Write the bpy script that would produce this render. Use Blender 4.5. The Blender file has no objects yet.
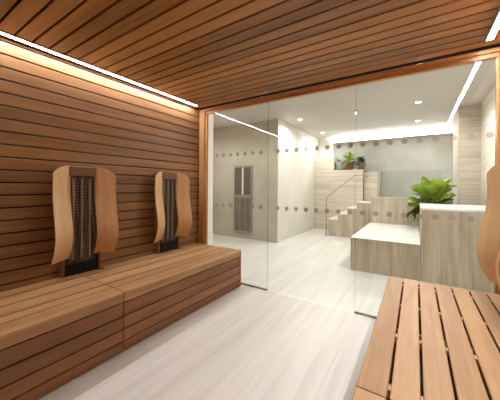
import bpy, bmesh, math, random
from mathutils import Vector, Matrix, Euler

random.seed(7)
SC = bpy.context.scene
COL = SC.collection

# ------------------------------------------------------------------ camera
YAW, ROLL, CAM_H, FPX = math.atan(165.8 / 257.5), 0.0068, 1.30, 257.5
fwd = Vector((-math.sin(YAW), math.cos(YAW), 0))
rgt = Vector((math.cos(YAW), math.sin(YAW), 0))
up = Vector((0, 0, 1))
cr = rgt * math.cos(ROLL) + up * math.sin(ROLL)
cu = up * math.cos(ROLL) - rgt * math.sin(ROLL)
cam_data = bpy.data.cameras.new('camera')
cam_data.sensor_width = 36.0
cam_data.sensor_fit = 'HORIZONTAL'
cam_data.lens = FPX / 500 * 36.0
cam_data.shift_y = -13.3 / 500
cam_data.clip_start = 0.02
cam = bpy.data.objects.new('camera', cam_data)
COL.objects.link(cam)
m = Matrix((cr, cu, -fwd)).transposed().to_4x4()
m.translation = Vector((0, 0, CAM_H))
cam.matrix_world = m
SC.camera = cam

# ------------------------------------------------------------------ world, exposure, light levels
world = bpy.data.worlds.new('world')
SC.world = world
world.use_nodes = True
world.node_tree.nodes['Background'].inputs[0].default_value = (1, 1, 1, 1)
world.node_tree.nodes['Background'].inputs[1].default_value = 0.0
SC.view_settings.view_transform = 'Standard'
SC.view_settings.look = 'None'
SC.view_settings.gamma = 1.0
SC.view_settings.exposure = 0.0
SC.view_settings.use_curve_mapping = False

STRIP_E = 88.0          # radiance of the LED strip by the heaters
STRIP_R = 122.0         # and of the one above the slatted bench
STRIP_COL = (1.0, 0.975, 0.98)
DOWN_W = 77.0           # watts of each recessed spot in the room outside
DOWN_COL = (1.0, 0.98, 0.965)
COVE_E = 34.0
COVE_COL = (0.98, 0.985, 1.0)


# ------------------------------------------------------------------ colour and materials
def lin(c):
    r = []
    for v in c:
        v /= 255.0
        r.append(v / 12.92 if v <= 0.04045 else ((v + 0.055) / 1.055) ** 2.4)
    return (r[0], r[1], r[2], 1.0)


class NT:
    def __init__(self, name):
        self.m = bpy.data.materials.new(name)
        self.m.use_nodes = True
        self.t = self.m.node_tree
        self.t.nodes.clear()
        self.out = self.t.nodes.new('ShaderNodeOutputMaterial')

    def n(self, kind, **kw):
        nd = self.t.nodes.new(kind)
        for k, v in kw.items():
            setattr(nd, k, v)
        return nd

    def l(self, a, b):
        self.t.links.new(a, b)

    def math(self, op, a, b=None):
        nd = self.n('ShaderNodeMath', operation=op)
        for i, v in enumerate((a, b)):
            if v is None:
                continue
            if isinstance(v, (int, float)):
                nd.inputs[i].default_value = v
            else:
                self.l(v, nd.inputs[i])
        return nd.outputs[0]

    def ramp(self, fac, stops):
        nd = self.n('ShaderNodeValToRGB')
        e = nd.color_ramp.elements
        while len(e) < len(stops):
            e.new(0.5)
        for i, (p, c) in enumerate(stops):
            e[i].position = p
            e[i].color = c
        self.l(fac, nd.inputs[0])
        return nd.outputs[0]

    def mix(self, fac, a, b, blend='MIX'):
        nd = self.n('ShaderNodeMix', data_type='RGBA', blend_type=blend)
        for s, v in ((nd.inputs[0], fac), (nd.inputs[6], a), (nd.inputs[7], b)):
            if isinstance(v, (int, float, tuple)):
                s.default_value = v
            else:
                self.l(v, s)
        return nd.outputs[2]

    def bsdf(self, col, rough=0.5, spec=0.5, metal=0.0, bump=None, bump_s=0.1, bump_d=0.002):
        b = self.n('ShaderNodeBsdfPrincipled')
        for k, v in (('Base Color', col), ('Roughness', rough), ('Specular IOR Level', spec), ('Metallic', metal)):
            if isinstance(v, (int, float, tuple)):
                b.inputs[k].default_value = v
            else:
                self.l(v, b.inputs[k])
        if bump is not None:
            bp = self.n('ShaderNodeBump')
            bp.inputs['Strength'].default_value = bump_s
            bp.inputs['Distance'].default_value = bump_d
            self.l(bump, bp.inputs['Height'])
            self.l(bp.outputs[0], b.inputs['Normal'])
        self.l(b.outputs[0], self.out.inputs[0])
        return b


def plain(name, rgb, rough=0.5, spec=0.4, metal=0.0):
    t = NT(name)
    t.bsdf(lin(rgb), rough, spec, metal)
    return t.m


def wood(name, dark, light, axis, rough=0.42, var=0.35, spec=0.35, fine=90.0):
    """Boards with grain along AXIS; every board carries its own random UV that shifts grain and tone."""
    t = NT(name)
    tc = t.n('ShaderNodeTexCoord')
    uv = t.n('ShaderNodeUVMap')
    sep = t.n('ShaderNodeSeparateXYZ')
    t.l(uv.outputs[0], sep.inputs[0])
    off = t.n('ShaderNodeVectorMath', operation='SCALE')
    t.l(uv.outputs[0], off.inputs[0])
    off.inputs['Scale'].default_value = 37.0
    add = t.n('ShaderNodeVectorMath', operation='ADD')
    t.l(tc.outputs['Object'], add.inputs[0])
    t.l(off.outputs[0], add.inputs[1])

    def stretched(s_along, s_across):
        mp = t.n('ShaderNodeMapping')
        mp.inputs['Scale'].default_value = [s_along if a == axis else s_across for a in range(3)]
        t.l(add.outputs[0], mp.inputs[0])
        return mp.outputs[0]
    n1 = t.n('ShaderNodeTexNoise')
    n1.inputs['Scale'].default_value = 1.0
    n1.inputs['Detail'].default_value = 4.0
    n1.inputs['Distortion'].default_value = 0.6
    t.l(stretched(1.1, 16.0), n1.inputs['Vector'])
    n2 = t.n('ShaderNodeTexNoise')
    n2.inputs['Scale'].default_value = 1.0
    n2.inputs['Detail'].default_value = 3.0
    t.l(stretched(4.0, fine), n2.inputs['Vector'])
    f = t.math('ADD', t.math('MULTIPLY', n1.outputs[0], 0.65), t.math('MULTIPLY', n2.outputs[0], 0.35))
    f = t.math('ADD', f, t.math('MULTIPLY', t.math('SUBTRACT', sep.outputs[0], 0.5), var))
    c = t.ramp(f, [(0.25, lin(dark)), (0.75, lin(light))])
    t.bsdf(c, rough, spec, bump=n2.outputs[0], bump_s=0.12, bump_d=0.001)
    return t.m


def travertine(name, c0, c1, c2, axis, rough=0.35, tile=None):
    t = NT(name)
    tc = t.n('ShaderNodeTexCoord')
    mp = t.n('ShaderNodeMapping')
    mp.inputs['Scale'].default_value = [0.6 if a == axis else 9.0 for a in range(3)]
    t.l(tc.outputs['Object'], mp.inputs[0])
    n1 = t.n('ShaderNodeTexNoise')
    n1.inputs['Scale'].default_value = 1.0
    n1.inputs['Detail'].default_value = 5.0
    n1.inputs['Distortion'].default_value = 0.8
    t.l(mp.outputs[0], n1.inputs['Vector'])
    mp2 = t.n('ShaderNodeMapping')
    mp2.inputs['Scale'].default_value = [1.5 if a == axis else 34.0 for a in range(3)]
    t.l(tc.outputs['Object'], mp2.inputs[0])
    n2 = t.n('ShaderNodeTexNoise')
    n2.inputs['Scale'].default_value = 1.0
    n2.inputs['Detail'].default_value = 3.0
    t.l(mp2.outputs[0], n2.inputs['Vector'])
    f = t.math('ADD', t.math('MULTIPLY', n1.outputs[0], 0.6), t.math('MULTIPLY', n2.outputs[0], 0.4))
    c = t.ramp(f, [(0.34, lin(c0)), (0.5, lin(c1)), (0.64, lin(c2))])
    if tile:
        br = t.n('ShaderNodeTexBrick', offset=0.5, offset_frequency=2)
        br.inputs['Color1'].default_value = (1, 1, 1, 1)
        br.inputs['Color2'].default_value = (0.97, 0.97, 0.97, 1)
        br.inputs['Mortar'].default_value = (0.84, 0.83, 0.81, 1)
        br.inputs['Scale'].default_value = 1.0
        br.inputs['Mortar Size'].default_value = 0.0022
        br.inputs['Brick Width'].default_value = tile[0]
        br.inputs['Row Height'].default_value = tile[1]
        mp3 = t.n('ShaderNodeMapping')
        mp3.inputs['Rotation'].default_value = tile[2]
        mp3.inputs['Location'].default_value = tile[3]
        t.l(tc.outputs['Object'], mp3.inputs[0])
        t.l(mp3.outputs[0], br.inputs['Vector'])
        c = t.mix(1.0, c, br.outputs['Color'], 'MULTIPLY')
    t.bsdf(c, rough, 0.4)
    return t.m


def plaster(name, rgb, amt=0.06, rough=0.8, scale=1.6):
    t = NT(name)
    tc = t.n('ShaderNodeTexCoord')
    n1 = t.n('ShaderNodeTexNoise')
    n1.inputs['Scale'].default_value = scale
    n1.inputs['Detail'].default_value = 6.0
    t.l(tc.outputs['Object'], n1.inputs['Vector'])
    a = lin([max(0, v * (1 - amt)) for v in rgb])
    b = lin([min(255, v * (1 + amt)) for v in rgb])
    t.bsdf(t.ramp(n1.outputs[0], [(0.3, a), (0.7, b)]), rough, 0.25)
    return t.m


def glass(name, tint, base=0.04, tilt=1.0):
    """Architectural glass: clear with a Schlick reflection at each face."""
    t = NT(name)
    lw = t.n('ShaderNodeLayerWeight')
    lw.inputs[0].default_value = 0.5
    p = t.math('POWER', lw.outputs['Facing'], 5.0)
    f = t.math('ADD', t.math('MULTIPLY', p, (1.0 - base) * tilt), base)
    tr = t.n('ShaderNodeBsdfTransparent')
    tr.inputs[0].default_value = tint
    gl = t.n('ShaderNodeBsdfGlossy')
    gl.inputs['Roughness'].default_value = 0.0
    gl.inputs['Color'].default_value = (1, 1, 1, 1)
    mx = t.n('ShaderNodeMixShader')
    t.l(f, mx.inputs[0])
    t.l(tr.outputs[0], mx.inputs[1])
    t.l(gl.outputs[0], mx.inputs[2])
    t.l(mx.outputs[0], t.out.inputs[0])
    return t.m


def emit(name, col, e):
    t = NT(name)
    em = t.n('ShaderNodeEmission')
    em.inputs[0].default_value = (*col, 1)
    em.inputs[1].default_value = e
    t.l(em.outputs[0], t.out.inputs[0])
    return t.m


def frosted(name, rgb, clear):
    t = NT(name)
    tr = t.n('ShaderNodeBsdfTransparent')
    df = t.n('ShaderNodeBsdfDiffuse')
    df.inputs[0].default_value = lin(rgb)
    mx = t.n('ShaderNodeMixShader')
    mx.inputs[0].default_value = 1 - clear
    t.l(tr.outputs[0], mx.inputs[1])
    t.l(df.outputs[0], mx.inputs[2])
    t.l(mx.outputs[0], t.out.inputs[0])
    return t.m


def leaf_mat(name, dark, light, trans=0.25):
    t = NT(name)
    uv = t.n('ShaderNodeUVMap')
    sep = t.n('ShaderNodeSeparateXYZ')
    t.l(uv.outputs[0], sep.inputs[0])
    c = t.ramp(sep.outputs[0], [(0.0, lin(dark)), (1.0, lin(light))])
    b = t.n('ShaderNodeBsdfPrincipled')
    t.l(c, b.inputs['Base Color'])
    b.inputs['Roughness'].default_value = 0.4
    tl = t.n('ShaderNodeBsdfTranslucent')
    t.l(c, tl.inputs[0])
    mx = t.n('ShaderNodeMixShader')
    mx.inputs[0].default_value = trans
    t.l(b.outputs[0], mx.inputs[1])
    t.l(tl.outputs[0], mx.inputs[2])
    t.l(mx.outputs[0], t.out.inputs[0])
    return t.m


WD, WL = (112, 77, 48), (164, 121, 79)
M = {}
M['wood_y'] = wood('cedar boards', WD, WL, 1, var=0.22)
M['wood_x'] = wood('cedar boards across', (128, 88, 48), (192, 139, 82), 0)
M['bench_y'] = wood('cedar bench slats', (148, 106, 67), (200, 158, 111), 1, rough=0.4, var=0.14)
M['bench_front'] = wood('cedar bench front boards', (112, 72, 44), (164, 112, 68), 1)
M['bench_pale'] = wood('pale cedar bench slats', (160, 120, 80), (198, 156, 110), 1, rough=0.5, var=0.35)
M['wood_z'] = wood('cedar frame upright', (172, 124, 76), (212, 162, 106), 2)
M['wood_beam'] = wood('cedar frame beam', (172, 124, 76), (212, 162, 106), 0)
M['ply'] = wood('pale bent plywood', (196, 154, 108), (220, 180, 132), 2, rough=0.45, var=0.1, fine=60)
M['wood_heater'] = wood('brown heater casing', (108, 74, 46), (144, 104, 68), 2, var=0.1)
M['wood_back'] = plain('dark backing behind the boards', (30, 17, 11), 0.9, 0.1)
M['black'] = plain('black metal', (6, 6, 7), 0.5, 0.3)
M['ceramic'] = plain('heater ceramic', (158, 140, 124), 0.5)
M['wire'] = plain('wire mesh', (196, 184, 168), 0.35, 0.5, 0.6)
M['cavity'] = plain('dark heater interior', (40, 30, 27), 0.3, 0.5)
M['floor'] = travertine('pale travertine floor', (206, 201, 194), (218, 214, 208), (226, 222, 217), 1, 0.35,
                        tile=(1.2, 0.6, (0, 0, math.pi / 2), (0.35, 1.115, 0)))
M['stone_v'] = travertine('travertine with upright veins', (162, 148, 129), (188, 176, 157), (206, 197, 182), 2, 0.45)
M['stone_h'] = travertine('travertine with level veins', (186, 173, 155), (205, 194, 178), (218, 209, 196), 0, 0.5)
M['stone_y'] = travertine('pale travertine wall', (206, 196, 182), (224, 216, 204), (234, 228, 218), 1, 0.4)
M['white_stone'] = travertine('white stone top', (222, 219, 214), (234, 231, 227), (240, 238, 234), 0, 0.3)
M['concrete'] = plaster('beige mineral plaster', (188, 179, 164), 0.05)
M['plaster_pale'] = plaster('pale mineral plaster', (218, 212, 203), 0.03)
M['plaster_grey'] = plaster('grey mineral plaster', (182, 181, 175), 0.07, scale=1.1)
M['ceil_out'] = plaster('white painted ceiling', (199, 194, 187), 0.01)
M['white'] = plain('white paint', (232, 229, 224), 0.5)
M['steel'] = plain('brushed steel', (168, 162, 152), 0.35, 0.5, 0.85)
M['channel'] = plain('bronze floor channel', (140, 130, 116), 0.4, 0.5, 0.5)
M['rail'] = plain('dull bronze rail', (186, 172, 152), 0.4, 0.5, 0.6)
M['alu'] = plain('LED profile aluminium', (200, 198, 196), 0.5, 0.5, 0.5)
M['dark_glass'] = plain('dark heater glass', (98, 86, 76), 0.2, 0.6)
M['glass'] = glass('clear glass', (0.895, 0.912, 0.89, 1), 0.024)
M['glass_edge'] = glass('glass edge', (0.84, 0.86, 0.84, 1), 0.0, 0.0)
M['glass_blue'] = glass('balustrade glass', (0.93, 0.955, 0.955, 1))
M['dot'] = frosted('frosted dot film', (164, 152, 145), 0.25)
M['led'] = emit('LED diffuser', STRIP_COL, STRIP_E)
M['led_bench'] = emit('LED diffuser above the bench', STRIP_COL, STRIP_R)
M['cove'] = emit('cove light diffuser', COVE_COL, COVE_E)
M['spot'] = emit('spot lens', (1.0, 0.97, 0.92), 14.0)
M['soil'] = plain('potting soil', (48, 36, 28), 0.95, 0.1)
M['leaf'] = leaf_mat('bright green leaf', (34, 62, 20), (172, 198, 78))
M['leaf_dark'] = leaf_mat('dark green leaf', (26, 42, 24), (70, 96, 50), 0.1)
M['stem'] = plain('plant stem', (88, 84, 48), 0.7)
M['pot_brown'] = plain('brown clay pot', (128, 94, 66), 0.6)
M['pot_grey'] = plain('grey green planter', (168, 172, 162), 0.5)
M['pot_white'] = plain('white planter', (206, 202, 194), 0.5)


# ------------------------------------------------------------------ mesh helpers
class MB:
    def __init__(self):
        self.bm = bmesh.new()
        self.uv = self.bm.loops.layers.uv.new('UVMap')

    def face(self, vs, r=None, mat=0, smooth=False):
        try:
            f = self.bm.faces.new(vs)
        except ValueError:
            return None
        f.material_index = mat
        f.smooth = smooth
        r = r or (0.5, 0.5)
        for lp in f.loops:
            lp[self.uv].uv = r
        return f

    def box(self, x0, x1, y0, y1, z0, z1, bev=0.0, mat=0, r=None):
        r = r or (random.random(), random.random())
        lo, hi = (min(x0, x1), min(y0, y1), min(z0, z1)), (max(x0, x1), max(y0, y1), max(z0, z1))
        bev = min(bev, 0.45 * min(h - l for h, l in zip(hi, lo)))
        S = [(a, b, c) for a in (0, 1) for b in (0, 1) for c in (0, 1)]
        if bev <= 0:
            v = {s: self.bm.verts.new([(lo, hi)[s[k]][k] for k in range(3)]) for s in S}
            for a in range(3):
                b, c = (a + 1) % 3, (a + 2) % 3
                for sg in (0, 1):
                    q = []
                    for (sb, sc) in ((0, 0), (1, 0), (1, 1), (0, 1)):
                        s = [0, 0, 0]
                        s[a], s[b], s[c] = sg, sb, sc
                        q.append(v[tuple(s)])
                    self.face(q if sg else q[::-1], r, mat)
            return self
        v = {}
        for s in S:
            for a in range(3):
                p = []
                for k in range(3):
                    e = (lo, hi)[s[k]][k]
                    if k != a:
                        e += bev if s[k] == 0 else -bev
                    p.append(e)
                v[(s, a)] = self.bm.verts.new(p)
        for a in range(3):
            b, c = (a + 1) % 3, (a + 2) % 3

            def key(sa, sb, sc):
                s = [0, 0, 0]
                s[a], s[b], s[c] = sa, sb, sc
                return tuple(s)
            for sg in (0, 1):
                q = [v[(key(sg, *t), a)] for t in ((0, 0), (1, 0), (1, 1), (0, 1))]
                self.face(q if sg else q[::-1], r, mat)
            for sb in (0, 1):       # edges along a between faces b and c
                for sc in (0, 1):
                    q = [v[(key(0, sb, sc), b)], v[(key(1, sb, sc), b)], v[(key(1, sb, sc), c)], v[(key(0, sb, sc), c)]]
                    self.face(q if sb != sc else q[::-1], r, mat)
        for s in S:
            q = [v[(s, 0)], v[(s, 1)], v[(s, 2)]]
            self.face(q if sum(s) % 2 else q[::-1], r, mat)
        return self

    def prism(self, pts, axis, a0, a1, mat=0, r=None, smooth=False):
        """PTS: closed polygon in the two other axes (ascending order), extruded along AXIS."""
        r = r or (random.random(), random.random())
        oth = [k for k in range(3) if k != axis]

        def mk(a):
            out = []
            for p in pts:
                c = [0, 0, 0]
                c[axis], c[oth[0]], c[oth[1]] = a, p[0], p[1]
                out.append(self.bm.verts.new(c))
            return out
        A, B = mk(a0), mk(a1)
        self.face(A, r, mat)
        self.face(B[::-1], r, mat)
        n = len(pts)
        for i in range(n):
            j = (i + 1) % n
            self.face([A[i], B[i], B[j], A[j]], r, mat, smooth)
        return self

    def tube(self, path, rad, seg=10, mat=0, r=None, cap=True):
        r = r or (random.random(), random.random())
        path = [Vector(p) for p in path]
        rads = rad if isinstance(rad, (list, tuple)) else [rad] * len(path)
        rings = []
        prev = None
        for i, p in enumerate(path):
            d = (path[min(i + 1, len(path) - 1)] - path[max(i - 1, 0)]).normalized()
            ref = prev if prev is not None else (Vector((0, 0, 1)) if abs(d.z) < 0.9 else Vector((1, 0, 0)))
            u = (ref - d * ref.dot(d)).normalized()
            prev = u
            w = d.cross(u)
            rings.append([self.bm.verts.new(p + (u * math.cos(t) + w * math.sin(t)) * rads[i])
                          for t in [2 * math.pi * k / seg for k in range(seg)]])
        for a, b in zip(rings, rings[1:]):
            for k in range(seg):
                j = (k + 1) % seg
                self.face([a[k], a[j], b[j], b[k]], r, mat, True)
        if cap:
            self.face(rings[0][::-1], r, mat)
            self.face(rings[-1], r, mat)
        return self

    def lathe(self, prof, c=(0, 0, 0), seg=28, mat=0):
        rings = []
        for (rad, z) in prof:
            rings.append([self.bm.verts.new((c[0] + rad * math.cos(t), c[1] + rad * math.sin(t), c[2] + z))
                          for t in [2 * math.pi * k / seg for k in range(seg)]])
        for a, b in zip(rings, rings[1:]):
            for k in range(seg):
                j = (k + 1) % seg
                self.face([a[k], a[j], b[j], b[k]], None, mat, True)
        self.face(rings[0][::-1], None, mat)
        self.face(rings[-1], None, mat)
        return self

    def build(self, name, mats, parent=None, loc=None):
        bmesh.ops.recalc_face_normals(self.bm, faces=self.bm.faces)
        me = bpy.data.meshes.new(name)
        self.bm.to_mesh(me)
        self.bm.free()
        for mm in (mats if isinstance(mats, (list, tuple)) else [mats]):
            me.materials.append(mm)
        o = bpy.data.objects.new(name, me)
        COL.objects.link(o)
        if parent is not None:
            o.parent = parent
        if loc is not None:
            o.location = loc
        return o


def tag(o, label, cat, group=None):
    o['label'] = label
    o['category'] = cat
    if group:
        o['group'] = group
    return o


def struct(o, label=None, cat=None):
    o['kind'] = 'structure'
    if label:
        o['label'] = label
        o['category'] = cat
    return o


def empty(name, loc=(0, 0, 0), rz=0.0):
    e = bpy.data.objects.new(name, None)
    e.empty_display_size = 0.1
    COL.objects.link(e)
    e.location = loc
    e.rotation_euler = (0, 0, rz)
    return e


def copy_tree(o, parent=None):
    c = o.copy()
    COL.objects.link(c)
    if parent is not None:
        c.parent = parent
    for ch in [k for k in SC.objects if k.parent == o]:
        copy_tree(ch, c)
    return c


# ------------------------------------------------------------------ main dimensions
XL, XR = -2.70, 0.570        # inner faces of the sauna's side walls
YB, YG = -0.35, 2.84         # back wall, glass
ZC = 2.45                    # sauna ceiling
BT = 0.475                   # bench top
ZO = 2.88                    # ceiling of the room outside
XO0, XO1, YO = -4.75, 1.02, 8.35
GAP = 0.011

# ------------------------------------------------------------------ floor and shells
struct(MB().box(XO0 - .1, XO1 + .1, YB - .2, YO + .3, -0.12, 0.0).build('floor', M['floor']),
       'pale travertine floor with faint streaks', 'floor')

# left wall: level boards over a dark backing
b = MB()
b.box(XL - 0.08, XL - 0.020, YB - 0.08, 2.88, 0, ZC + 0.06, mat=1)
z = 2.414
top = ZC - 0.012
while z > 0.02:
    b.box(XL - 0.021, XL, YB, YG + 0.04, max(z - 0.1, 0.0) + 0.0 + (GAP if z < 2.4 else GAP), z, 0.0025)
    z -= 0.1
b.box(XL - 0.021, XL, YB, YG + 0.04, 2.414 + GAP, ZC - 0.004, 0.0025)
struct(b.build('wall_left', [M['wood_y'], M['wood_back']]), 'wall of level cedar boards behind the long bench', 'wall')

b = MB()
b.box(XR + 0.020, XR + 0.08, YB - 0.08, 2.88, 0, ZC + 0.06, mat=1)
z = 2.414
while z > 0.02:
    b.box(XR, XR + 0.021, YB, YG + 0.04, max(z - 0.1, 0.0) + GAP, z, 0.0025)
    z -= 0.1
b.box(XR, XR + 0.021, YB, YG + 0.04, 2.414 + GAP, ZC - 0.004, 0.0025)
struct(b.build('wall_right', [M['wood_y'], M['wood_back']]), 'wall of level cedar boards behind the slatted bench', 'wall')

b = MB()
b.box(XL - 0.08, XR + 0.08, YB - 0.08, YB - 0.02, 0, ZC + 0.06, mat=1)
z = 2.414
while z > 0.02:
    b.box(XL, XR, YB - 0.021, YB, max(z - 0.1, 0.0) + GAP, z, 0.0025)
    z -= 0.1
struct(b.build('wall_back', [M['wood_x'], M['wood_back']]), 'cedar board wall behind the camera', 'wall')

# sauna ceiling: boards across the room, pitch 0.11 m
b = MB()
b.box(XL - 0.08, XR + 0.08, YB - 0.08, 2.90, ZC + 0.020, ZC + 0.07, mat=1)
y = 2.782
b.box(XL, XR, YB, YB + 0.02, ZC, ZC + 0.021, 0.002)
while y > YB + 0.03:
    b.box(XL, XR, max(y - 0.111, YB) + 0.015, y, ZC, ZC + 0.021, 0.0025)
    y -= 0.111
struct(b.build('ceiling', [M['wood_x'], M['wood_back']]), 'sauna ceiling of cedar boards running across the room', 'ceiling')

# the room outside
def wall(name, x0, x1, y0, y1, z0, z1, mat, label, bev=0.0):
    return struct(MB().box(x0, x1, y0, y1, z0, z1, bev).build(name, M[mat]), label, 'wall')


struct(MB().box(XO0 - .1, XO1 + .1, 2.98, 8.16, ZO, ZO + 0.1).build('ceiling_outer', M['ceil_out']),
       'white painted ceiling of the room beyond the glass', 'ceiling')
struct(MB().box(XO0 - .1, XO1 + .1, 8.16, YO + .1, ZO + 0.12, ZO + 0.2).build('ceiling_recess', M['white']),
       'white recess above the cove light', 'ceiling')
wall('wall_partition', XO0, XO1, 2.90, 2.98, 2.53, ZO, 'ceil_out', 'white bulkhead above the sauna glass')
wall('wall_partition_left', XO0, XL - 0.09, 2.90, 2.98, 0, 2.53, 'plaster_pale', 'pale wall beside the sauna, outside')
wall('wall_partition_right', XR + 0.09, XO1, 2.90, 2.98, 0, 2.53, 'plaster_pale', 'pale wall end beside the sauna, outside')
wall('wall_far_left', XO0 - 0.1, XO0, 2.90, 5.40, 0, ZO, 'plaster_pale', 'pale side wall of the outer room')
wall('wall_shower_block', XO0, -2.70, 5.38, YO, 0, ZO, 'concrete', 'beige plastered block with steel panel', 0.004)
wall('wall_lit_face', -2.7005, -2.694, 5.384, YO, 0, ZO, 'plaster_pale', 'face of the plastered block, coloured paler for the light on it')  # brightness of the lit side put into a paler plaster facing
wall('wall_far_right', XO1, XO1 + 0.1, 2.90, YO + .1, 0, ZO, 'stone_y', 'pale travertine side wall beyond the glass')
wall('wall_stone_return', 0.70, XO1, 6.37, 7.25, 0, ZO, 'stone_h', 'travertine return with level veins right of the pool')
struct(MB().box(0.692, 0.6995, 6.385, 7.25, 0, ZO).build('trim_7', M['concrete']), 'pale edge slab on the travertine return', 'trim')
wall('wall_end', -2.22, XO1, YO, YO + 0.1, 0, ZO + 0.2, 'plaster_grey', 'grey plastered end wall under the cove light')
wall('wall_end_left', XO0, -2.22, YO + 0.001, YO + 0.1, 0, ZO + 0.2, 'white', 'white end of the outer room above the stairs')
# white post just outside the left jamb
struct(MB().box(-2.66, -2.62, 2.90, 3.02, 0, 2.40, 0.003).build('trim_4', M['white']), 'white upright just outside the left jamb', 'trim')

# ------------------------------------------------------------------ glass front
b = MB()
b.box(XL, -2.60, 2.795, 2.885, 0, 2.425, 0.003)
b.box(-2.601, -2.575, 2.82, 2.86, 0, 2.40, 0.002)
struct(b.build('trim_1', M['wood_z']), 'cedar jamb at the left end of the glass', 'trim')
b = MB()
b.box(0.558, XR + 0.015, 2.795, 2.885, 0, 2.425, 0.003)
b.box(0.544, 0.559, 2.82, 2.86, 0, 2.40, 0.002)
struct(b.build('trim_2', M['wood_z']), 'cedar jamb at the right end of the glass', 'trim')
b = MB()
b.box(-2.60, 0.558, 2.795, 2.885, 2.397, 2.428, 0.003)
b.box(-2.575, 0.544, 2.815, 2.865, 2.362, 2.398, 0.002)
struct(b.build('trim_3', M['wood_beam']), 'cedar head beam above the glass', 'trim')

J1, J2 = -1.562, -0.528


def pane(name, x0, x1, z0, z1, label, cat):
    o = MB().box(x0, x1, YG - 0.005, YG + 0.005, z0, z1).build(name, M['glass'])
    struct(o, label, cat)
    e = MB()
    e.box(x0, x0 + 0.003, YG - 0.0055, YG + 0.0055, z0, z1)
    e.box(x1 - 0.003, x1, YG - 0.0055, YG + 0.0055, z0, z1)
    e.build('glass_edge', M['glass_edge'], o)
    d = MB()
    k = 0
    while True:
        x = -2.389 + 0.1208 * k
        k += 1
        if x > 0.53:
            break
        if x0 + 0.02 < x < x1 - 0.02:
            for zz in (1.737, 1.040):
                ring = [d.bm.verts.new((x + 0.026 * math.cos(t), YG - 0.0062, zz + 0.026 * math.sin(t)))
                        for t in [2 * math.pi * i / 20 for i in range(20)]]
                d.face(ring)
    d.build('frosted_dots', M['dot'], o)
    return o


w1 = pane('window_1', -2.574, J1 - 0.003, 0.012, 2.37, 'fixed glass pane at the left end of the glass front', 'window')
dr = pane('door_1', J1 + 0.003, J2 - 0.003, 0.012, 2.37, 'clear glass door between the two fixed panes', 'door')
w2 = pane('window_2', J2 + 0.003, 0.544, 0.012, 2.37, 'fixed glass pane behind the slatted bench end', 'window')
MB().box(J2 - 0.011, J2 + 0.011, YG - 0.010, YG + 0.010, 2.085, 2.103, 0.003).build('hinge_clamp', M['steel'], dr)
struct(MB().box(-2.575, J1, YG - 0.012, YG + 0.012, 0, 0.016, 0.001).build('trim_5', M['channel']), 'bronze floor channel under the left pane', 'trim')
struct(MB().box(J2, 0.53, YG - 0.012, YG + 0.012, 0, 0.016, 0.001).build('trim_6', M['channel']), 'bronze floor channel under the right pane', 'trim')


# ------------------------------------------------------------------ LED strips
def led(x0, x1, y0, y1, side, lip, mat, label):
    """LED profile; a LIP hangs down along its side towards SIDE (+1 is +X) and shields the far side of the room."""
    e = empty('led_strip_light', ((x0 + x1) / 2, (y0 + y1) / 2, ZC))
    w, L = (x1 - x0) / 2, (y1 - y0) / 2
    MB().box(-w, w, -L, L, -0.010, -0.006).build('diffuser', M[mat], e)
    b = MB()
    for sg, zl in ((-side, -0.011), (side, -0.010 - lip)):
        b.box(sg * (w + 0.003), sg * (w + 0.0005), -L, L, zl, 0.0)
    b.box(-w - 0.003, w + 0.003, -L - 0.004, L + 0.004, -0.0055, 0.0)
    b.box(-w, w, -L - 0.004, -L - 0.0005, -0.011, 0.0)
    b.box(-w, w, L + 0.0005, L + 0.004, -0.011, 0.0)
    b.build('profile', M['alu'], e)
    return tag(e, label, 'light', 'LED strips on the sauna ceiling')


led(-2.640, -2.606, -0.28, 2.655, 1, 0.001, 'led', 'white LED strip along the ceiling edge above the two heaters')
led(0.440, 0.490, -0.26, 2.655, -1, 0.034, 'led_bench', 'white LED strip on the ceiling above the slatted bench')

# ------------------------------------------------------------------ long closed bench
BX = -1.906


def bench_module(y0, y1, label):
    e = empty('sauna_bench', (0, 0, 0))
    b = MB()
    cuts = [-2.697, -2.54, -2.36, -2.18, -2.06]
    for x0, x1 in zip(cuts, cuts[1:]):
        b.box(x0 + 0.011, x1 - 0.011, y0, y1, BT - 0.026, BT, 0.0015)
    b.build('seat', M['bench_y'], e)
    # front board rolls over the edge
    R = 0.022
    pts = [(-2.057, BT), (-2.057, BT - 0.030), (BX - 0.03, BT - 0.030), (BX - 0.03, 0.397), (BX, 0.397)]
    for k in range(7):
        a = k / 6 * math.pi / 2
        pts.append((BX - R + R * math.cos(a), BT - R + R * math.sin(a)))
    MB().prism(pts, 1, y0, y1, smooth=False).build('edge_board', M['bench_y'], e)
    b = MB()
    for z1, z0 in ((0.388, 0.289), (0.278, 0.187), (0.176, 0.093), (0.082, 0.012)):
        b.box(BX - 0.024, BX - 0.002, y0, y1, z0, z1, 0.002)
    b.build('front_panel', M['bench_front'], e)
    b = MB()
    b.box(XL + 0.003, BX - 0.026, y0 + 0.004, y1 - 0.004, 0.0, BT - 0.030)
    b.build('carcass', M['wood_back'], e)
    if y1 > 2:
        b = MB()
        b.box(XL + 0.003, BX + 0.004, y1 + 0.001, y1 + 0.022, 0.01, BT - 0.001, 0.002)
        b.build('end_board', M['bench_y'], e)
    return tag(e, label, 'bench', 'closed cedar benches along the left wall')


bench_module(YB + 0.005, 1.155, 'closed cedar bench with board front, nearer half in front of the first heater')
bench_module(1.161, 2.735, 'closed cedar bench with board front, farther half ending at the glass')


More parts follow.
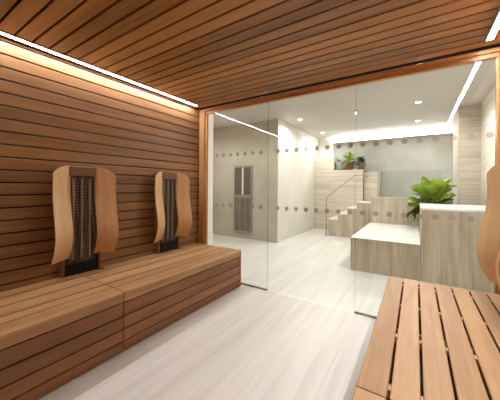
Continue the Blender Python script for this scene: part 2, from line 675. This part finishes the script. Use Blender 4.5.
# ------------------------------------------------------------------ slatted bench on the right
def slat_bench(y0, y1, label):
    e = empty('slatted_bench', (0, 0, 0))
    edges = [-0.205, -0.087, 0.026, 0.139, 0.252, 0.365, 0.470, 0.572]
    b = MB()
    g = 0.0055
    for i, (a, c) in enumerate(zip(edges, edges[1:])):
        b.box(a + (g if i else 0), c - g, y0, y1, BT - 0.028, BT, 0.003)
    b.build('seat', M['bench_pale'], e)
    ys = [v for v in (-0.15, 0.32, 0.77, 1.22, 1.67, 2.12, 2.565) if y0 + 0.03 < v < y1 - 0.03]
    for v in ys:
        b = MB()
        b.box(edges[0] + 0.02, 0.565, v - 0.022, v + 0.022, BT - 0.075, BT - 0.029, 0.002)
        for a in edges[1:-1]:
            b.box(a - g + 0.0005, a + g - 0.0005, v - 0.018, v + 0.018, BT - 0.03, BT - 0.006)
        b.build('batten', M['bench_pale'], e)
    b = MB()
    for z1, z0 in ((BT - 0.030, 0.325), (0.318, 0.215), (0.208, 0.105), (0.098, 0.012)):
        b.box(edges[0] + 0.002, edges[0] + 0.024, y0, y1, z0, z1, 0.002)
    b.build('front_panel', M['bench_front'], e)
    for ya in (y0 + 0.002, y1 - 0.024):
        MB().box(edges[0] + 0.024, 0.568, ya, ya + 0.022, 0.012, BT - 0.03, 0.002).build('end_panel', M['bench_front'], e)
    for yy in (y0 + 0.06, y1 - 0.10):
        for xx in (edges[0] + 0.03, 0.52):
            MB().box(xx, xx + 0.04, yy, yy + 0.04, 0, BT - 0.076).build('leg', M['wood_back'], e)
    return tag(e, label, 'bench', 'slatted benches along the right wall')


slat_bench(YB + 0.005, 1.140, 'pale cedar bench of wide open slats, short nearest end below the seam')
slat_bench(1.144, 2.735, 'pale cedar bench of wide open slats running up to the glass')


# ------------------------------------------------------------------ infrared heaters
def heater_proto():
    e = empty('infrared_heater', (0, 0, 0))
    # casing: two uprights and a header, with a back board
    b = MB()
    b.box(0.001, 0.062, -0.170, -0.146, 0.0, 0.955, 0.002)
    b.box(0.001, 0.062, 0.146, 0.170, 0.0, 0.955, 0.002)
    b.box(0.001, 0.010, -0.146, 0.146, 0.08, 0.955)
    b.box(0.001, 0.095, 0.135, 0.185, 0.0, 0.016, 0.002)
    b.build('casing', M['wood_heater'], e)
    MB().box(0.002, 0.068, -0.118, 0.118, 0.915, 1.0, 0.003).build('top_rail', M['wood_heater'], e)
    b = MB()
    b.box(0.010, 0.013, -0.145, 0.145, 0.1, 0.915)
    b.build('reflector', M['cavity'], e)
    for q in (-0.072, 0.0, 0.072):
        b = MB()
        prof = []
        n = 60
        for i in range(n + 1):
            zz = 0.13 + 0.76 * i / n
            prof.append((0.0125 if i % 2 else 0.0085, zz))
        b.lathe(prof, (0.034, q, 0), 10)
        b.build('heating_element', M['ceramic'], e)
    b = MB()
    for i in range(13):
        q = -0.114 + 0.228 * i / 12
        path = [(0.062 + 0.006 * math.sin(zz * 9 + i), q + 0.004 * math.sin(zz * 14 + i * 2), zz) for zz in [0.11 + 0.805 * k / 14 for k in range(15)]]
        b.tube(path, 0.0011, 4)
    for i in range(34):
        zz = 0.115 + 0.8 * i / 33
        b.tube([(0.063, -0.118, zz), (0.064, 0.0, zz), (0.063, 0.118, zz)], 0.0010, 4)
    b.build('wire_guard', M['wire'], e)
    b = MB()
    b.box(0.012, 0.058, -0.143, 0.143, 0.0, 0.098, 0.004)
    b.box(0.0575, 0.0605, -0.11, 0.11, 0.018, 0.03)
    b.box(0.0575, 0.0605, -0.11, 0.11, 0.045, 0.057)
    b.build('control_box', M['black'], e)

    def bulge(z):
        pts = [(0.15, -0.034), (0.22, 0.016), (0.30, 0.044), (0.38, 0.053), (0.47, 0.041), (0.58, 0.018), (0.70, -0.003), (0.82, -0.006), (0.92, -0.002), (1.02, 0.002)]
        for (a, va), (c, vc) in zip(pts, pts[1:]):
            if z <= c:
                t = (z - a) / (c - a)
                t = t * t * (3 - 2 * t) if False else t
                return va + (vc - va) * max(t, 0)
        return pts[-1][1]

    def sbulge(z):
        return sum(bulge(z + d) for d in (-0.04, -0.02, 0, 0.02, 0.04)) / 5
    for s in (-1, 1):
        b = MB()
        NY, NZ, T = 8, 40, 0.014
        q0, q1 = (0.100, 0.264) if s < 0 else (0.112, 0.274)
        G = {}
        for i in range(NY + 1):
            t = i / NY
            q = q0 + (q1 - q0) * t
            zt = 1.004 - 0.075 * t ** 2.6
            zb = 0.160 - 0.008 * t
            for j in range(NZ + 1):
                zz = zb + (zt - zb) * j / NZ
                p = 0.056 + 0.082 * t + sbulge(zz)
                for kx in (0, 1):
                    G[i, j, kx] = b.bm.verts.new((max(p - T * (1 - kx), 0.002), s * (q - 0.25 * T * (1 - kx) * 0), zz))
        for i in range(NY):
            for j in range(NZ):
                for kx in (0, 1):
                    b.face([G[i, j, kx], G[i + 1, j, kx], G[i + 1, j + 1, kx], G[i, j + 1, kx]], (0.5, 0.3), 0, False)
        for j in range(NZ):
            for i in (0, NY):
                b.face([G[i, j, 0], G[i, j, 1], G[i, j + 1, 1], G[i, j + 1, 0]], (0.4, 0.3))
        for i in range(NY):
            for j in (0, NZ):
                b.face([G[i, j, 0], G[i + 1, j, 0], G[i + 1, j, 1], G[i, j, 1]], (0.4, 0.3))
        o = b.build('side_panel', M['ply'], e)
    return e


GR = 'infrared heaters with curved wooden side panels'
h1 = heater_proto()
h1.location = (XL, 1.190, BT)
tag(h1, 'infrared heater with curved pale wooden wings on the long bench, nearest the camera', 'heater', GR)
h2 = copy_tree(h1)
h2.location = (XL, 2.205, BT)
tag(h2, 'infrared heater with curved pale wooden wings at the glass end of the long bench', 'heater', GR)
h3 = copy_tree(h1)
h3.location = (XR - 0.004, 2.235, BT)
h3.rotation_euler = (0, 0, math.pi)
tag(h3, 'infrared heater with curved wooden wing standing on the pale slatted bench', 'heater', GR)

# ------------------------------------------------------------------ stone furniture outside
def stone_block(name, x0, x1, y0, y1, z0, z1, slab, label, cat, bodymat='stone_v'):
    e = empty(name, ((x0 + x1) / 2, (y0 + y1) / 2, z0))
    cx, cy = e.location.x, e.location.y
    MB().box(x0 - cx, x1 - cx, y0 - cy, y1 - cy, 0, z1 - z0 - slab, 0.003).build('stone_cladding', M[bodymat], e)
    MB().box(x0 - cx - 0.002, x1 - cx, y0 - cy - 0.002, y1 - cy, z1 - z0 - slab, z1 - z0, 0.003).build('white_top', M['white_stone'], e)
    return tag(e, label, cat)


stone_block('stone_platform', -0.862, 0.058, 4.285, 6.345, 0, 0.515, 0.012, 'low travertine platform with white top left of the tall block', 'platform')
stone_block('stone_counter', 0.062, 1.018, 4.285, 5.54, 0, 1.025, 0.032, 'tall travertine block with white top behind the slatted bench end', 'counter')
t = MB().box(0.062, 1.018, 5.545, 6.345, 0, 0.515, 0.003).build('stone_plinth', M['stone_v'])
tag(t, 'low travertine plinth behind the tall block, under the big green plant', 'plinth')
# plunge pool wall with glass balustrade
e = empty('plunge_pool', (-0.13, 6.9, 0))
MB().box(-0.715, 0.74, -0.55, -0.35, 0, 1.087, 0.003).build('stone_wall', M['stone_v'], e)
MB().box(-0.715, 0.74, -0.35, 1.44, 0, 0.95).build('basin', M['plaster_grey'], e)
tag(e, 'raised pool surround of veined travertine behind the low platform', 'pool')
b = MB().box(-0.725, 0.60, 6.44, 6.452, 1.088, 1.66).build('glass_balustrade', M['glass_blue'])
tag(b, 'bluish glass balustrade standing on the pool surround', 'balustrade')
MB().box(-0.727, -0.717, 6.439, 6.453, 1.088, 1.66).build('glass_edge', M['glass_edge'], b)

# stairs
e = empty('stairs', (-1.45, 7.45, 0))
steps = [(-1.98, -1.735, 0.455), (-1.735, -1.50, 0.61), (-1.50, -1.265, 0.77), (-1.265, -0.85, 0.92)]
b = MB()
for x0, x1, zt in steps:
    b.box(x0 + 1.45, x1 + 1.45, -0.45, 0.48, 0.0, zt - 0.02)
b.build('stringer', M['stone_v'], e)
for x0, x1, zt in steps:
    b = MB()
    b.box(x0 + 1.45 - 0.01, x1 + 1.45, -0.455, 0.48, zt - 0.02, zt, 0.003)
    b.build('tread', M['white_stone' if zt < 0.9 else 'stone_h'], e)
tag(e, 'travertine steps with white treads rising to the right in the far corner', 'stairs')
# parapet wall behind the stairs
e = empty('stone_parapet', (-1.7, 8.05, 0))
b = MB()
b.box(-0.99, -0.385, -0.12, 0.28, 0, 2.235, 0.003)
b.build('tall_section', M['stone_h'], e)
b = MB()
b.box(-0.384, 0.43, -0.12, 0.28, 0, 1.815, 0.003)
b.build('low_section', M['stone_h'], e)
b = MB()
b.box(0.445, 0.83, -0.02, 0.28, 0, 1.74, 0.003)
b.build('end_section', M['stone_h'], e)
b = MB()
b.box(0.431, 0.444, -0.115, 0.28, 0, 1.80, 0.002)
b.build('joint_strip', M['channel'], e)
tag(e, 'stepped travertine wall with level veins behind the stairs', 'wall')

# handrail
b = MB()
b.tube([(-2.02, 6.93, 0.0), (-2.02, 6.93, 0.95), (-2.012, 6.93, 1.01), (-1.98, 6.93, 1.055), (-1.37, 6.93, 1.555), (-1.30, 6.93, 1.60), (-1.22, 6.93, 1.61),
        (-1.16, 7.0, 1.61), (-1.15, 7.40, 1.61), (-1.15, 7.93, 1.61)], 0.016, 10)
e = b.build('handrail', M['rail'])
tag(e, 'slim bronze handrail rising from the floor beside the stairs', 'handrail')
MB().lathe([(0.05, 0.0), (0.05, 0.008), (0.03, 0.012)], (-2.02, 6.93, 0), 20).build('base_plate', M['rail'], e)

# ------------------------------------------------------------------ steel panel on the plastered block
e = empty('wall_heater_panel', (-3.66, 5.38, 0.16))
W, H = 0.265, 1.665
b = MB()
b.box(-W, W, -0.02, 0.0, 0, H, 0.002)
b.build('back_plate', M['steel'], e)
b = MB()
b.box(-W, -W + 0.03, -0.045, -0.02, 0, H, 0.003)
b.box(W - 0.03, W, -0.045, -0.02, 0, H, 0.003)
b.box(-W + 0.03, W - 0.03, -0.045, -0.02, H - 0.04, H, 0.003)
b.box(-W + 0.03, W - 0.03, -0.045, -0.02, 0, 0.03, 0.003)
b.box(-W + 0.03, W - 0.03, -0.045, -0.02, 0.87, 0.93, 0.003)
b.build('frame', M['steel'], e)
for x0, x1 in ((-W + 0.035, -0.05), (0.035, W - 0.035)):
    MB().box(x0, x1, -0.035, -0.02, 0.94, H - 0.05, 0.002).build('emitter', M['dark_glass'], e)
MB().box(-0.028, 0.018, -0.04, -0.02, 0.935, H - 0.045, 0.006).build('centre_strip', M['white'], e)
b = MB()
for i in range(40):
    zz = 0.04 + 0.82 * i / 39
    b.box(-W + 0.03, W - 0.03, -0.034, -0.028, zz, zz + 0.009)
for x in (-0.085, 0.085):
    b.box(x - 0.012, x + 0.012, -0.040, -0.022, 0.03, 0.87, 0.002)
b.build('grille', M['steel'], e)
MB().box(-W + 0.03, W - 0.03, -0.0225, -0.0195, 0.03, 0.87).build('grille_backing', M['dark_glass'], e)
tag(e, 'tall steel heater panel with two dark emitters on the beige plastered block', 'heater')

# ------------------------------------------------------------------ ceiling lights outside
def downlight(x, y, label, k=1.0):
    e = empty('recessed_spotlight', (x, y, ZO))
    b = MB()
    b.lathe([(0.058, -0.004), (0.058, 0.0), (0.040, 0.0)], (0, 0, 0), 24)
    b.build('trim_ring', M['white'], e)
    MB().lathe([(0.042, -0.010), (0.042, -0.0045)], (0, 0, 0), 24).build('lens', M['spot'], e)
    ld = bpy.data.lights.new('spot_lamp', 'SPOT')
    ld.energy = DOWN_W * k
    ld.color = DOWN_COL
    ld.spot_size = math.radians(168)
    ld.spot_blend = 0.5
    ld.shadow_soft_size = 0.05
    lo = bpy.data.objects.new('spot_lamp', ld)
    COL.objects.link(lo)
    lo.parent = e
    lo.location = (0, 0, -0.03)
    return tag(e, label, 'light', 'recessed ceiling spots beyond the glass')


for x, y, k, lb in ((-2.28, 5.68, 1, 'recessed ceiling spot near the corner of the beige plastered block'),
                 (-2.28, 7.40, 1, 'small recessed ceiling spot near the top of the stairs'),
                 (0.03, 5.66, 1, 'recessed ceiling spot above the big green plant, higher in view'),
                 (0.03, 7.22, 1, 'recessed ceiling spot just before the cove light'),
                 (-2.28, 3.95, 1, 'recessed ceiling spot just outside the glass door'),
                 (0.03, 3.95, 2.0, 'recessed ceiling spot above the white platform'),
                 (-4.1, 4.1, 1, 'added unseen ceiling spot before the steel panel')):  # last spot stands off the visible rows, added unseen to light the outer room
    downlight(x, y, lb, k)

# cove light: linear diffuser under the end wall's recess
e = empty('cove_light', (-0.7, YO, 2.70))
MB().box(-1.50, 1.50, -0.06, -0.002, 0.0, 0.02, 0.003).build('ledge', M['white'], e)
MB().box(-1.49, 1.49, -0.045, -0.004, 0.02, 0.19, 0.003).build('diffuser', M['cove'], e)
tag(e, 'long white cove light along the top of the grey end wall', 'light')


# ------------------------------------------------------------------ plants
def leaf(b, base, direction, length, width, droop, tone, roll=0.0, n=8):
    d = Vector(direction).normalized()
    side = d.cross(Vector((0, 0, 1)))
    if side.length < 1e-3:
        side = Vector((1, 0, 0))
    side.normalize()
    side = Matrix.Rotation(roll, 3, d) @ side
    p = Vector(base)
    rows = []
    step = length / n
    for i in range(n + 1):
        t = i / n
        w = width * 0.5 * (math.sin(math.pi * min(1, t * 0.93 + 0.03)) ** 0.8) * (0.6 + 0.62 * t)
        if t > 0.85:
            w *= max(0.05, 1 - ((t - 0.85) / 0.15) ** 1.6)
        nrm = side.cross(d).normalized()
        fold = 0.26 * w
        wav = 0.012 * math.sin(t * 11 + tone * 20) * length / 0.3
        rows.append([b.bm.verts.new(p + side * w + nrm * (fold + wav)), b.bm.verts.new(p + side * w * .5 + nrm * fold * .35),
                     b.bm.verts.new(p), b.bm.verts.new(p - side * w * .5 + nrm * fold * .35), b.bm.verts.new(p - side * w + nrm * (fold - wav))])
        d = (d + Vector((0, 0, -droop / n))).normalized()
        p = p + d * step
    for i in range(n):
        for k in range(4):
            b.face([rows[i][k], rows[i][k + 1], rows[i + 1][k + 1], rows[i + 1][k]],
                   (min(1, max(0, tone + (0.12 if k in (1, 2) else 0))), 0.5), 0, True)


def potted(name, loc, pot_prof, potmat, label, cat='plant'):
    e = empty(name, loc)
    MB().lathe(pot_prof, (0, 0, 0), 28).build('pot', M[potmat], e)
    top = pot_prof[-1]
    return tag(e, label, cat)


# big leafy plant behind the tall block
e = potted('potted_plant', (0.28, 5.95, 0.515), [(0.11, 0), (0.12, 0.01), (0.16, 0.30), (0.165, 0.32), (0.150, 0.32), (0.147, 0.29)], 'pot_white',
           'large potted plant with broad bright green leaves behind the tall travertine block')
MB().lathe([(0.146, 0.28), (0.146, 0.295)], (0, 0, 0), 24).build('soil', M['soil'], e)
b = MB()
stems = []
for k in range(5):
    a = k * 1.256 + 0.3
    tx, ty = 0.13 * math.cos(a), 0.13 * math.sin(a)
    path = [(0.03 * math.cos(a), 0.03 * math.sin(a), 0.28), (tx * .5, ty * .5, 0.5), (tx, ty, 0.72)]
    b.tube(path, [0.010, 0.008, 0.005], 7)
    stems.append(path)
rs = random.Random(11)
LV = MB()
for i in range(52):
    a = i * 2.39996 + rs.uniform(-.5, .5)
    lev = (i / 52.0)
    st = stems[i % 5]
    zb = 0.36 + 0.36 * lev
    r0 = 0.05 + 0.07 * lev
    base = Vector((r0 * math.cos(a), r0 * math.sin(a), zb))
    elev = (-0.3 if i < 9 else 0.25) + 1.0 * lev + rs.uniform(-.4, .4)
    d = (math.cos(a) * math.cos(elev), math.sin(a) * math.cos(elev), math.sin(elev))
    ln = rs.uniform(0.32, 0.43) * (1.0 - 0.18 * lev)
    if i < 9:
        d = (d[0], d[1] * 0.4, d[2])
        ln *= 0.85
    leaf(LV, base, d, ln, ln * rs.uniform(0.56, 0.74), rs.uniform(0.15, 0.9), 0.05 + 0.65 * lev + rs.uniform(-.2, .35), rs.uniform(-.9, .9))  # tone rises with height: lit top and shaded base put into leaf colour
for (dx, dy, dz, ln, tn) in ((-0.9, -0.35, -0.05, 0.30, 0.3), (-0.85, -0.5, -0.4, 0.32, 0.1), (-0.75, -0.2, -0.75, 0.30, 0.2), (-0.8, -0.6, 0.35, 0.34, 0.5), (-0.6, -0.7, -0.85, 0.24, 0.05), (-0.9, -0.4, -0.9, 0.34, 0.15), (-0.95, -0.1, -0.3, 0.36, 0.05), (-0.7, -0.3, -1.2, 0.3, 0.1)):
    leaf(LV, (-0.14, -0.08, 0.42), (dx, dy, dz), ln, ln * 0.6, 0.7, tn, 0.5)
b.build('stems', M['stem'], e)
LV.build('foliage', M['leaf'], e)

# three plants on the parapet behind the stairs
PZ = 1.816


def small_plant(loc, prof, potmat, leafmat, n, reach, height, label, seed, name='potted_plant'):
    e = potted(name, loc, prof, potmat, label)
    zt = prof[-1][1]
    MB().lathe([(prof[-1][0] * .97, zt - 0.02), (prof[-1][0] * .97, zt - 0.012)], (0, 0, 0), 20).build('soil', M['soil'], e)
    rr = random.Random(seed)
    L = MB()
    for i in range(n):
        a = i * 2.39996
        lev = i / n
        elev = 0.1 + 1.2 * lev + rr.uniform(-.2, .2)
        base = (0.03 * math.cos(a), 0.03 * math.sin(a), zt + 0.02 + height * 0.5 * lev)
        d = (math.cos(a) * math.cos(elev), math.sin(a) * math.cos(elev), math.sin(elev))
        leaf(L, base, d, reach * rr.uniform(.75, 1.1), reach * 0.42, rr.uniform(.3, 1.0), rr.uniform(0.1, 0.9), rr.uniform(-.5, .5), 6)
    L.build('foliage', M[leafmat], e)
    S = MB()
    S.tube([(0, 0, zt - 0.015), (0.004, 0, zt + 0.02 + height * 0.5)], 0.008, 6)
    S.build('stem', M['stem'], e)
    return e


small_plant((-1.962, 8.08, PZ), [(0.10, 0), (0.115, 0.24), (0.118, 0.25), (0.108, 0.25), (0.106, 0.23)], 'pot_grey', 'leaf_dark', 12, 0.07, 0.04,
            'pale grey planter with low dark leaves, left of the three on the parapet', 3)
small_plant((-1.67, 8.06, PZ), [(0.09, 0), (0.115, 0.17), (0.12, 0.18), (0.108, 0.18), (0.106, 0.165)], 'pot_brown', 'leaf', 46, 0.185, 0.40,
            'brown pot of bright green leaves, middle of the three on the parapet', 4)
small_plant((-1.345, 8.06, PZ), [(0.08, 0), (0.10, 0.13), (0.104, 0.14), (0.094, 0.14), (0.092, 0.125)], 'pot_brown', 'leaf_dark', 40, 0.145, 0.28,
            'dark-leaved plant at the right end of the parapet', 5)
